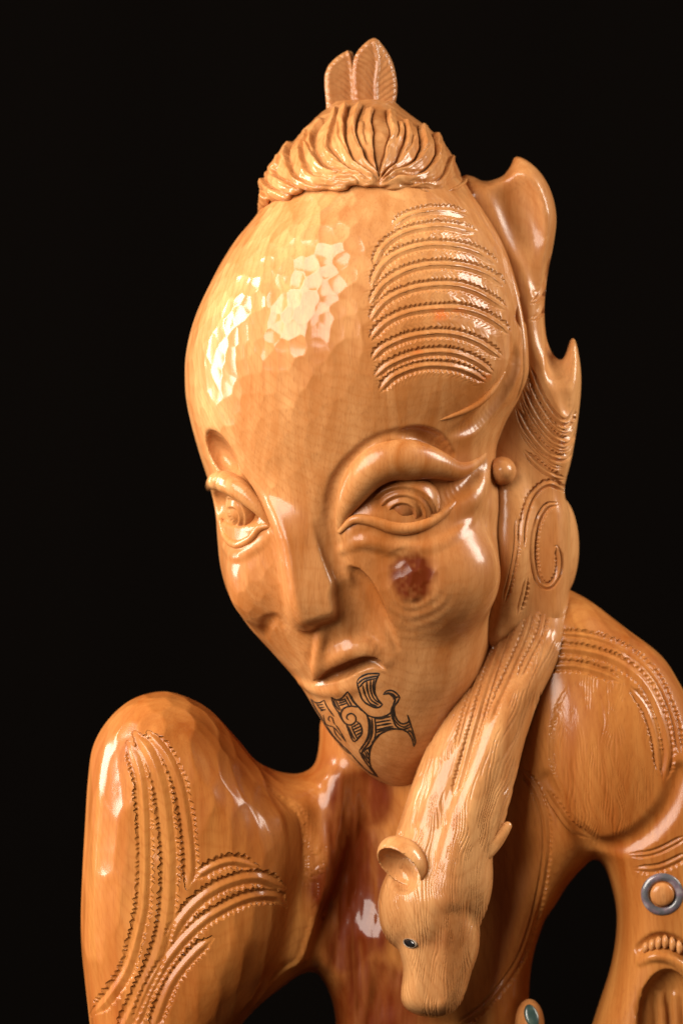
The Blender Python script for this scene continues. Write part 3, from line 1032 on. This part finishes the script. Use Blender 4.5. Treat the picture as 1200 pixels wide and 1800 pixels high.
bb = SDF(); bb.ops = list(B.ops)
B.add(ell(at(1060, 1325, 8), (116, 168, 84), rz=-8), 30)
# hollow of the chest between knee web and animal
B.sub(tube([(*at(632, 1392, 85), 30), (*at(640, 1480, 90), 52), (*at(622, 1570, 92), 66), (*at(600, 1650, 88), 56), (*at(640, 1720, 80), 40), (*at(660, 1800, 80), 46), (*at(670, 1900, 80), 46)]), 26)
B.sub(tube([(*at(890, 1400, 80), 22), (*at(895, 1500, 84), 38), (*at(880, 1600, 84), 40), (*at(850, 1700, 84), 36), (*at(800, 1790, 80), 30)]), 24)
# rim of the chest hollow towards the knee
B.add(tube(bb.on([(585, 1375, -6, 10), (590, 1440, -4, 14), (572, 1520, -4, 16), (545, 1600, -6, 14), (520, 1680, -8, 10)])), 40)
# folds in the heartwood
B.add(tube(bb.on([(560, 1712, -30, 8), (600, 1702, -40, 10), (640, 1690, -46, 8), (650, 1660, -50, 6)])), 12)
B.add(tube(bb.on([(600, 1790, -45, 8), (650, 1770, -48, 8), (700, 1735, -48, 6)])), 10)
B.add(tube(bb.on([(585, 1830, -45, 8), (650, 1805, -46, 8), (720, 1770, -48, 6)])), 10)
# groove under the furred bulge
B.sub(tube(bb.on([(960, 1370, 4, 8), (1000, 1440, 6, 10), (1050, 1482, 6, 12), (1110, 1478, 6, 14), (1165, 1430, 6, 14), (1195, 1360, 6, 12)])), 16)
# carved mouth on the arm
B.sub(ell(at(1172, 1800, 62), (52, 96, 36)), 5)
B.sub(tube(bb.on([(1122, 1668, 3, 10), (1150, 1655, 3, 15), (1180, 1658, 3, 15), (1215, 1680, 3, 15)])), 4)
B.add(tube(bb.on([(1124, 1692, -2, 5), (1150, 1682, 0, 7), (1180, 1688, 0, 7), (1215, 1712, 0, 7)])), 6)
for q in ((1140, 1790), (1165, 1800), (1190, 1800)):
    B.add(tube([(*at(q[0] - 4, q[1] - 50, 34), 5), (*at(q[0], q[1] + 10, 30), 8), (*at(q[0], q[1] + 90, 28), 8)]), 8)
K_PTS = [
    ([(226, 1306), (243, 1350), (251, 1400), (255, 1492), (253, 1575), (246, 1622), (224, 1700), (192, 1752), (163, 1783)], 1, 1, 10),
    ([(238, 1290), (264, 1327), (285, 1387), (295, 1467), (298, 1533), (292, 1620), (272, 1692), (241, 1756), (212, 1815)], 1, 1, 12),
    ([(262, 1288), (295, 1329), (318, 1387), (331, 1467), (335, 1525), (330, 1560)], 1, 1, 9),
    ([(338, 1545), (378, 1522), (412, 1514), (452, 1524)], 1, 1, 8),
    ([(292, 1660), (322, 1612), (356, 1578), (403, 1552), (453, 1543), (499, 1560)], 1, 1, 10),
    ([(236, 1810), (262, 1740), (300, 1680), (345, 1630), (392, 1598), (440, 1578), (484, 1576), (502, 1592)], 1, 1, 9),
    ([(268, 1810), (300, 1730), (338, 1680), (372, 1650)], 1, 1, 9)]
BB = [dict(c=Curve(p), w=w + 1, a=6.0, p=11.0, dep=3.9, left=l, right=r) for p, l, r, w in K_PTS]
S_PTS = [
    ([(978, 1112), (1040, 1119), (1100, 1142), (1150, 1186), (1182, 1255), (1196, 1330)], 1, 0, 6),
    ([(962, 1138), (1020, 1143), (1080, 1160), (1130, 1198), (1160, 1255), (1174, 1320), (1166, 1375)], 1, 1, 9),
    ([(922, 1198), (950, 1176), (1000, 1170), (1050, 1180), (1092, 1198)], 1, 1, 8), ([(1104, 1206), (1134, 1244), (1152, 1300), (1158, 1360)], 1, 1, 7),
    ([(912, 1348), (940, 1390), (958, 1450), (955, 1530), (936, 1620), (905, 1700), (850, 1768), (800, 1805)], 1, 0, 7),
    ([(955, 1385), (978, 1420), (1005, 1455), (1040, 1474)], 1, 0, 7), ([(1100, 1504), (1150, 1498), (1210, 1468)], 0, 0, 6), ([(1110, 1528), (1160, 1524), (1215, 1498)], 0, 1, 7)]
BB += [dict(c=Curve(p), w=w, a=4.5, p=10.0, dep=3.8, left=l, right=r) for p, l, r, w in S_PTS]
V, T = B.mesh(6.0, (130, 1310, 1010, 1860, -240, 240))
V, T = refine(V, T, mark(BB, fine=1.8, coarse=7.5, zones=[(1062, 1318, 125, 180, 2.1), (1160, 1680, 60, 60, 3), (620, 1590, 150, 240, 3.6)]), 3, B)
N = vnormals(V, T)
h, lab = carve_bands(V, N, BB)
x, y = topx(V)
# fur on the bulge
m = sstep(1.0, 0.8, np.hypot((x - 1060) / 108, (y - 1330) / 165)) * (N[:, 2] > 0)
fx, fy = x - 1060, y - 1330
ph = x / 5.2 + 1.6 * vnoise(x / 26, y / 55, 1.0) + 0.5 * vnoise(x / 11, y / 30, 2.0)
h -= m * (lab < 0) * 0.95 * np.abs(np.cos(np.pi * ph)) ** 5 * sstep(-0.5, 0.3, vnoise(x / 12, y / 34, 5.0))
hw = np.clip(1.6 * gauss(x, y, 632, 1580, 80, 190) + gauss(x, y, 660, 1770, 90, 70), 0, 1) * (N[:, 2] > 0)
h += hw * (4.0 * vnoise(x / 19, y / 60, 6.0) + 1.4 * vnoise(x / 8, y / 26, 7.0))
V = V + N * h[:, None]
fac = 1.0 * sstep(540, 450, x) + 0.9 * gauss(x, y, 1100, 1120, 90, 50)
fac *= (lab < 0)
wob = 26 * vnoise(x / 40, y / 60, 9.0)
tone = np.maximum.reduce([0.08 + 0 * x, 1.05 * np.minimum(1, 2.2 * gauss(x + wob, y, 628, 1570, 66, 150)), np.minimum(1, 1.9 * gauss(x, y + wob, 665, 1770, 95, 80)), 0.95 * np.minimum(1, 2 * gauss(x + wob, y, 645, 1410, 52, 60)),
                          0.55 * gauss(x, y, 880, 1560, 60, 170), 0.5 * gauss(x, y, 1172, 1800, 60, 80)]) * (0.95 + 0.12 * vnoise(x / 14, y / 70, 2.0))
for sx, sy in ((567, 1614), (597, 1648), (602, 1580)):
    tone = np.maximum(tone, 1.6 * gauss(x, y, sx, sy, 4, 5))
body = emit("body", V, T, figure, dict(facet=fac, tone=tone, stain=zeros(V)), lab, {i: "carved_band" for i in range(len(BB))},
            mat=WOOD_LONG, label="raised knee, hollowed chest and rounded shoulder with notched carved bands")
tick("body %d" % len(T))

# ------------------------------------------------------------------ animal: neck and down-turned head
A = SDF()
ND = lambda X, Y: spl([980, 1100, 1250, 1400, 1500, 1600], [-20, 15, 75, 112, 130, 140], Y) + 0 * X
NECK = [(930, 980), (903, 1030), (872, 1092), (825, 1165), (783, 1230), (752, 1290), (728, 1355), (706, 1420), (690, 1475), (686, 1560), (720, 1620), (800, 1620), (848, 1560),
        (862, 1490), (884, 1430), (902, 1362), (918, 1300), (945, 1225), (985, 1150), (1000, 1080), (985, 1000)]
A.add(inflate(NECK, 62, 72, ND, soft=5), 1)
ab = SDF(); ab.ops = list(A.ops)
A.add(tube(ab.on([(960, 1130, -20, 22), (925, 1195, -16, 22), (884, 1255, -14, 24), (850, 1340, -12, 26), (822, 1410, -12, 28), (798, 1490, -14, 30), (782, 1580, -14, 30)])), 14)
# skull, brows, muzzle
A.add(ell(at(742, 1592, 148), (66, 82, 76), rz=-14), 14)
A.add(ell(at(710, 1598, 135), (45, 70, 60)), 16)
A.add(ell(at(828, 1568, 122), (34, 74, 56), rz=10), 14)
A.add(inflate([(700, 1640), (706, 1690), (702, 1742), (722, 1765), (768, 1774), (804, 1754), (824, 1700), (840, 1640), (820, 1580), (730, 1580)], 30, 58, lambda X, Y: 148 - 0.10 * (Y - 1650) - 0.55 * np.maximum(0, X - 778), soft=3), 9)
A.add(tube([(*at(785, 1560, 190), 22), (*at(784, 1640, 186), 20), (*at(775, 1730, 170), 18)]), 18)
A.sub(ell(at(698, 1538, 212), (34, 26, 44), rz=35), 8)
AB = [dict(c=Curve(p), w=w, a=4.5, p=9.0, dep=4.5, left=l, right=r) for p, l, r, w in [
    ([(915, 1008), (900, 1062), (878, 1125), (853, 1200), (830, 1285), (808, 1365), (796, 1402)], 1, 1, 7),
    ([(938, 1050), (924, 1110), (896, 1178), (872, 1230), (856, 1272)], 1, 1, 6), ([(962, 1055), (950, 1110), (926, 1160), (908, 1198)], 1, 1, 5.5),
    ([(928, 1005), (914, 1060), (892, 1118), (868, 1188), (846, 1262), (826, 1322)], 1, 0, 4), ([(902, 1040), (874, 1100), (842, 1176), (818, 1250), (800, 1320)], 0, 1, 4)]]
V, T = A.mesh(5.0)
V, T = refine(V, T, lambda v: np.where(v[:, 2] > 60, 1.75, 6.0), 3, A)
N = vnormals(V, T)
h, lab = carve_bands(V, N, AB)
x, y = topx(V)
# fur follows the neck, fans over the skull and straightens along the muzzle
ax = spl([1000, 1100, 1250, 1400, 1500, 1640, 1770], [945, 915, 850, 800, 780, 775, 765], y)
u = x - ax
u2 = u / spl([1000, 1250, 1450, 1560, 1660, 1770], [1.0, 1.05, 1.0, 1.0, 0.9, 0.75], y)
ph = u2 / 5.4 + 1.5 * vnoise(u / 24, y / 52, 1.0) + 0.5 * vnoise(u / 9, y / 30, 2.0) + 0.9 * sstep(1500, 1560, y) * np.sin((y - 1500) / 60.0) * u / 60
brk = sstep(-0.45, 0.2, vnoise(u / 9, y / 30, 5.0))
fw = sstep(1080, 1150, y) * (lab < 0)
panel = sstep(16, 8, np.abs(x - spl([1008, 1125, 1285, 1402, 1440], [925, 892, 842, 802, 795], y)) - spl([1008, 1125, 1285, 1402, 1440], [40, 30, 20, 8, 2], y)) * sstep(1440, 1410, y)
fw = fw * (1 - panel)
amp = np.where(y < 1500, 1.7, 1.2)
h -= fw * amp * np.abs(np.cos(np.pi * ph)) ** 6 * brk * (N[:, 2] > -0.1)
V = V + N * h[:, None]
tone = 0.10 + 0.06 * sstep(1450, 1560, y) + 0.30 * gauss(x, y, 745, 1655, 60, 16) + 0.15 * gauss(x, y, 780, 1600, 18, 90)
animal = emit("animal", V, T, figure, dict(facet=zeros(V), tone=tone, stain=zeros(V)), lab, {i: "carved_band" for i in range(len(AB))},
              label="furred animal with long neck and head hanging down over the chest")
tick("animal %d" % len(T))

# ears: a cupped one and a folded one
s = SDF()
ec = at(708, 1514, 192)
s.add(ell(ec, (50, 38, 40), rz=44), 1)
s.sub(ell((ec[0] - 9, ec[1] + 13, ec[2] + 18), (44, 30, 40), rz=46), 3)
simple("ear", s, 3.0, animal, 0.0, fine=2.2)
s = SDF()
s.add(tube([(*at(822, 1532, 160), 9), (*at(842, 1508, 156), 15), (*at(866, 1482, 148), 15), (*at(884, 1460, 142), 11), (*at(891, 1452, 140), 8)], 5), 1)
s.sub(tube([(*at(828, 1538, 182), 5), (*at(856, 1508, 176), 8), (*at(888, 1472, 162), 4)], 5), 4)
simple("ear", s, 3.0, animal, 0.0, fine=2.2)


def disc(name, c, n, rx, ry, th, parent, mat, hole=0.0, rot=0.0, dome=0.3, label=None, seg=48):
    """a thin domed washer or button facing n."""
    n = np.asarray(n, float); n /= np.linalg.norm(n)
    e1 = np.cross((0, 1, 0), n); e1 /= np.linalg.norm(e1); e2 = np.cross(n, e1)
    r_, s_ = math.cos(math.radians(rot)), math.sin(math.radians(rot))
    e1, e2 = e1 * r_ + e2 * s_, -e1 * s_ + e2 * r_
    prof = [(1.0, -th), (1.0, 0.0), (0.96, th * dome), ((1 + hole) / 2, th), (max(hole, 0.02) + 0.03, th * (dome if hole else 1.05)), (max(hole, 0.02), 0.0), (max(hole, 0.02), -th)]
    if not hole:
        prof = [(1.0, -th), (1.0, 0.0), (0.95, th * 0.5), (0.8, th * 0.8), (0.5, th), (0.02, th * 1.1)]
    a = np.linspace(0, 2 * np.pi, seg, endpoint=False)
    V = np.concatenate([c + np.cos(a)[:, None] * e1 * rx * q + np.sin(a)[:, None] * e2 * ry * q + n * z for q, z in prof])
    Q = []
    for i in range(len(prof) - 1):
        for j in range(seg):
            k = (j + 1) % seg
            Q.append((i * seg + j, i * seg + k, (i + 1) * seg + k, (i + 1) * seg + j))
    return new_object(name, V, np.array(Q), parent, mat, None, dict(facet=zeros(V), tone=zeros(V), stain=zeros(V)), label)


def surf(sdf, px, py):
    P = sdf.front([px], [py])[0]
    return P[0], sdf.normal(P)[0]


c_, n_ = surf(A, 720, 1658)
eye = disc("eye", c_ + n_ * 0.5, n_, 13, 6.5, 3, animal, JET, rot=8, label="small black inlaid eye of the animal")
disc("eye_rim", c_ + n_ * 0.0, n_, 15.5, 8.5, 2, animal, RIM, hole=0.84, rot=8)
c_, n_ = surf(A, 829, 1615)
c_, n_ = surf(B, 1163, 1572)
disc("shell_ring", c_ + n_ * 0.5, n_, 37, 37, 5, body, SHELL, hole=0.62, label="iridescent shell ring inlaid on the arm")
disc("wooden_button", c_ + n_ * 2, n_, 21, 21, 9, body, WOOD)
s = SDF(); s.add(ell(at(930, 1800, 40), (26, 44, 40)), 1)
simple("boss", s, 3.5, body, fine=3)
c_, n_ = surf(s, 934, 1786)
disc("shell_inlay", c_ - n_ * 1, n_, 12, 22, 4, body, SHELL_GREEN, rot=-12, label="green shell oval set in a boss at the bottom edge")
for i in range(7):
    tx = 1131 + i * 12.5
    ty = 1666 - 10 * math.sin(i / 6 * 2.6) + (i > 3) * (i - 3) * 4
    c_, n_ = surf(bb, tx, ty)
    s = SDF(); s.add(ell(c_ - n_ * 5, (6.2, 10 + 3 * math.sin(i / 6 * 2.6), 9), rz=10 - i * 3), 1)
    simple("carved_tooth", s, 2.2, body, fine=2)
tick("inlays")


# ------------------------------------------------------------------ chin tattoo: inked grooves
def ribbon_set(name, lines, parent, label=None, w=1.35):
    VV, QQ = [], []
    for ln in lines:
        wd = w
        P = catmull(ln, 3.0)[:, :2] if len(ln) > 2 else np.linspace(ln[0], ln[1], 12)
        tg = np.gradient(P, axis=0); tg /= np.linalg.norm(tg, axis=1, keepdims=True) + 1e-9
        nr = np.stack([-tg[:, 1], tg[:, 0]], 1)
        n = len(P)
        ww = wd * (1 + 0.25 * vnoise(np.arange(n) / 2.0, len(VV) * 1.7 + wd)) * np.minimum(1, np.minimum(np.arange(n), np.arange(n)[::-1]) / 2.0 + 0.35)
        rows = []
        for sgn in (-1, 0, 1):
            q = P + nr * (sgn * ww)[:, None]
            F, ok = H.front(q[:, 0], q[:, 1])
            rows.append(F + H.normal(F) * (0.9 if sgn == 0 else 0.35))
        b = sum(len(v) for v in VV)
        VV.append(np.concatenate(rows))
        for r in (0, 1):
            for i in range(n - 1):
                QQ.append((b + r * n + i, b + r * n + i + 1, b + (r + 1) * n + i + 1, b + (r + 1) * n + i))
    V = np.concatenate(VV)
    return new_object(name, V, np.array(QQ), parent, INK, None, None, label)


def z5(pts):       # measured on a five-times enlargement
    return [(520 + a / 5.0, 1150 + b / 5.0) for a, b in pts]


UP = [[(535, 240), (560, 205), (630, 172), (735, 168)], [(540, 262), (600, 215), (720, 188)], [(555, 290), (610, 235), (712, 208)], [(535, 240), (548, 300), (585, 400), (650, 450), (720, 468), (762, 438)],
      [(735, 168), (706, 220), (690, 300), (705, 370), (740, 425), (762, 438)], [(585, 270), (605, 350), (650, 430), (710, 455)], [(620, 240), (628, 320), (660, 400), (725, 445)],
      [(655, 225), (655, 310), (685, 390), (745, 435)], [(685, 215), (675, 300), (697, 370)]]
HOOK = [[(765, 355), (790, 325), (840, 318), (885, 345), (908, 380), (890, 420), (862, 460), (865, 520), (890, 580), (935, 612), (985, 595), (990, 570), (978, 530)],
        [(765, 355), (810, 345), (850, 365), (868, 400), (852, 450), (835, 500), (850, 570), (880, 630), (930, 660), (980, 650), (1010, 630)],
        [(800, 335), (850, 350), (880, 380)], [(850, 395), (895, 370)], [(845, 480), (858, 560), (895, 615), (950, 640), (1000, 612)], [(820, 345), (862, 385)],
        [(978, 530), (1000, 600), (1030, 690), (1048, 770), (1032, 812)], [(930, 660), (985, 690), (1020, 750), (1032, 812)], [(985, 660), (1022, 700), (1040, 770)], [(975, 680), (1015, 672)]]
STEM = [[(455, 325), (500, 410), (560, 475), (620, 530), (640, 610), (635, 700), (610, 770), (555, 850)], [(470, 345), (520, 430), (600, 510)],
        [(690, 560), (700, 640), (695, 720), (660, 800), (590, 850), (572, 870)], [(665, 560), (672, 640), (665, 710), (635, 780), (575, 855)], [(645, 560), (655, 640), (650, 700), (620, 770)],
        [(555, 850), (600, 930), (660, 1010), (718, 1080)], [(575, 855), (615, 920), (640, 960)], [(600, 848), (625, 900), (642, 930)], [(620, 850), (640, 890)], [(640, 820), (645, 870)],
        [(718, 1080), (655, 980), (645, 880), (670, 790), (730, 710), (800, 670), (870, 655), (930, 665)], [(690, 565), (740, 565), (810, 550), (830, 545)], [(695, 600), (830, 578)], [(700, 630), (838, 605)], [(703, 665), (850, 630)],
        [(700, 690), (760, 668), (860, 645)], [(560, 470), (640, 540), (720, 555), (800, 535), (840, 500), (852, 450)], [(700, 735), (730, 700)], [(665, 780), (700, 730)]]
SPIRAL = [[(462, 575), (445, 560), (455, 530), (490, 520), (522, 545), (525, 585), (490, 618), (440, 612), (405, 570), (395, 520), (420, 475), (480, 455), (550, 465)],
          [(525, 585), (560, 610), (580, 660), (570, 710), (520, 765)], [(440, 612), (470, 690), (505, 765), (545, 750)], [(460, 630), (490, 700), (520, 755)], [(485, 625), (512, 690), (540, 745)],
          [(495, 640), (555, 605)], [(505, 660), (570, 630)], [(515, 685), (580, 655)], [(528, 712), (582, 680)], [(540, 735), (575, 705)],
          [(310, 375), (350, 400), (400, 385), (455, 325)], [(310, 375), (330, 440), (365, 500), (395, 520)], [(330, 392), (350, 450), (385, 495)], [(350, 402), (372, 452), (395, 490)],
          [(372, 410), (425, 395)], [(375, 430), (435, 412)], [(380, 450), (445, 430)], [(425, 385), (465, 455)], [(440, 365), (490, 450)], [(365, 500), (410, 580), (440, 612)]]
FAR = [[(130, 390), (165, 420), (205, 425), (250, 400)], [(250, 400), (262, 440), (300, 500), (335, 545)], [(130, 390), (170, 470), (220, 550), (240, 600)], [(175, 425), (215, 480), (240, 480)],
       [(185, 445), (240, 440)], [(200, 470), (250, 462)], [(215, 495), (262, 485)], [(300, 590), (285, 570), (295, 545), (320, 560), (335, 605), (350, 620)], [(240, 530), (260, 610), (330, 640), (375, 690), (440, 770)],
       [(240, 600), (300, 690), (370, 770), (440, 830), (490, 880)], [(350, 620), (390, 680), (440, 770)], [(330, 640), (350, 700), (400, 760)], [(270, 630), (340, 730), (420, 810)], [(380, 790), (440, 850), (485, 880)],
       [(490, 880), (540, 940), (620, 1020), (718, 1080)]]
for nm, st, w in (("upper_scroll", UP, 1.55), ("hooked_scroll", HOOK, 1.5), ("stem_scroll", STEM, 1.55), ("spiral_scroll", SPIRAL, 1.45), ("far_scroll", FAR, 1.05)):
    ribbon_set(nm, [z5(l) for l in st], head, "dark inked chin tattoo line work" if nm == "stem_scroll" else None, w)
tick("all done, %d tris" % sum(len(o.data.polygons) for o in scene.objects if o.type == 'MESH'))
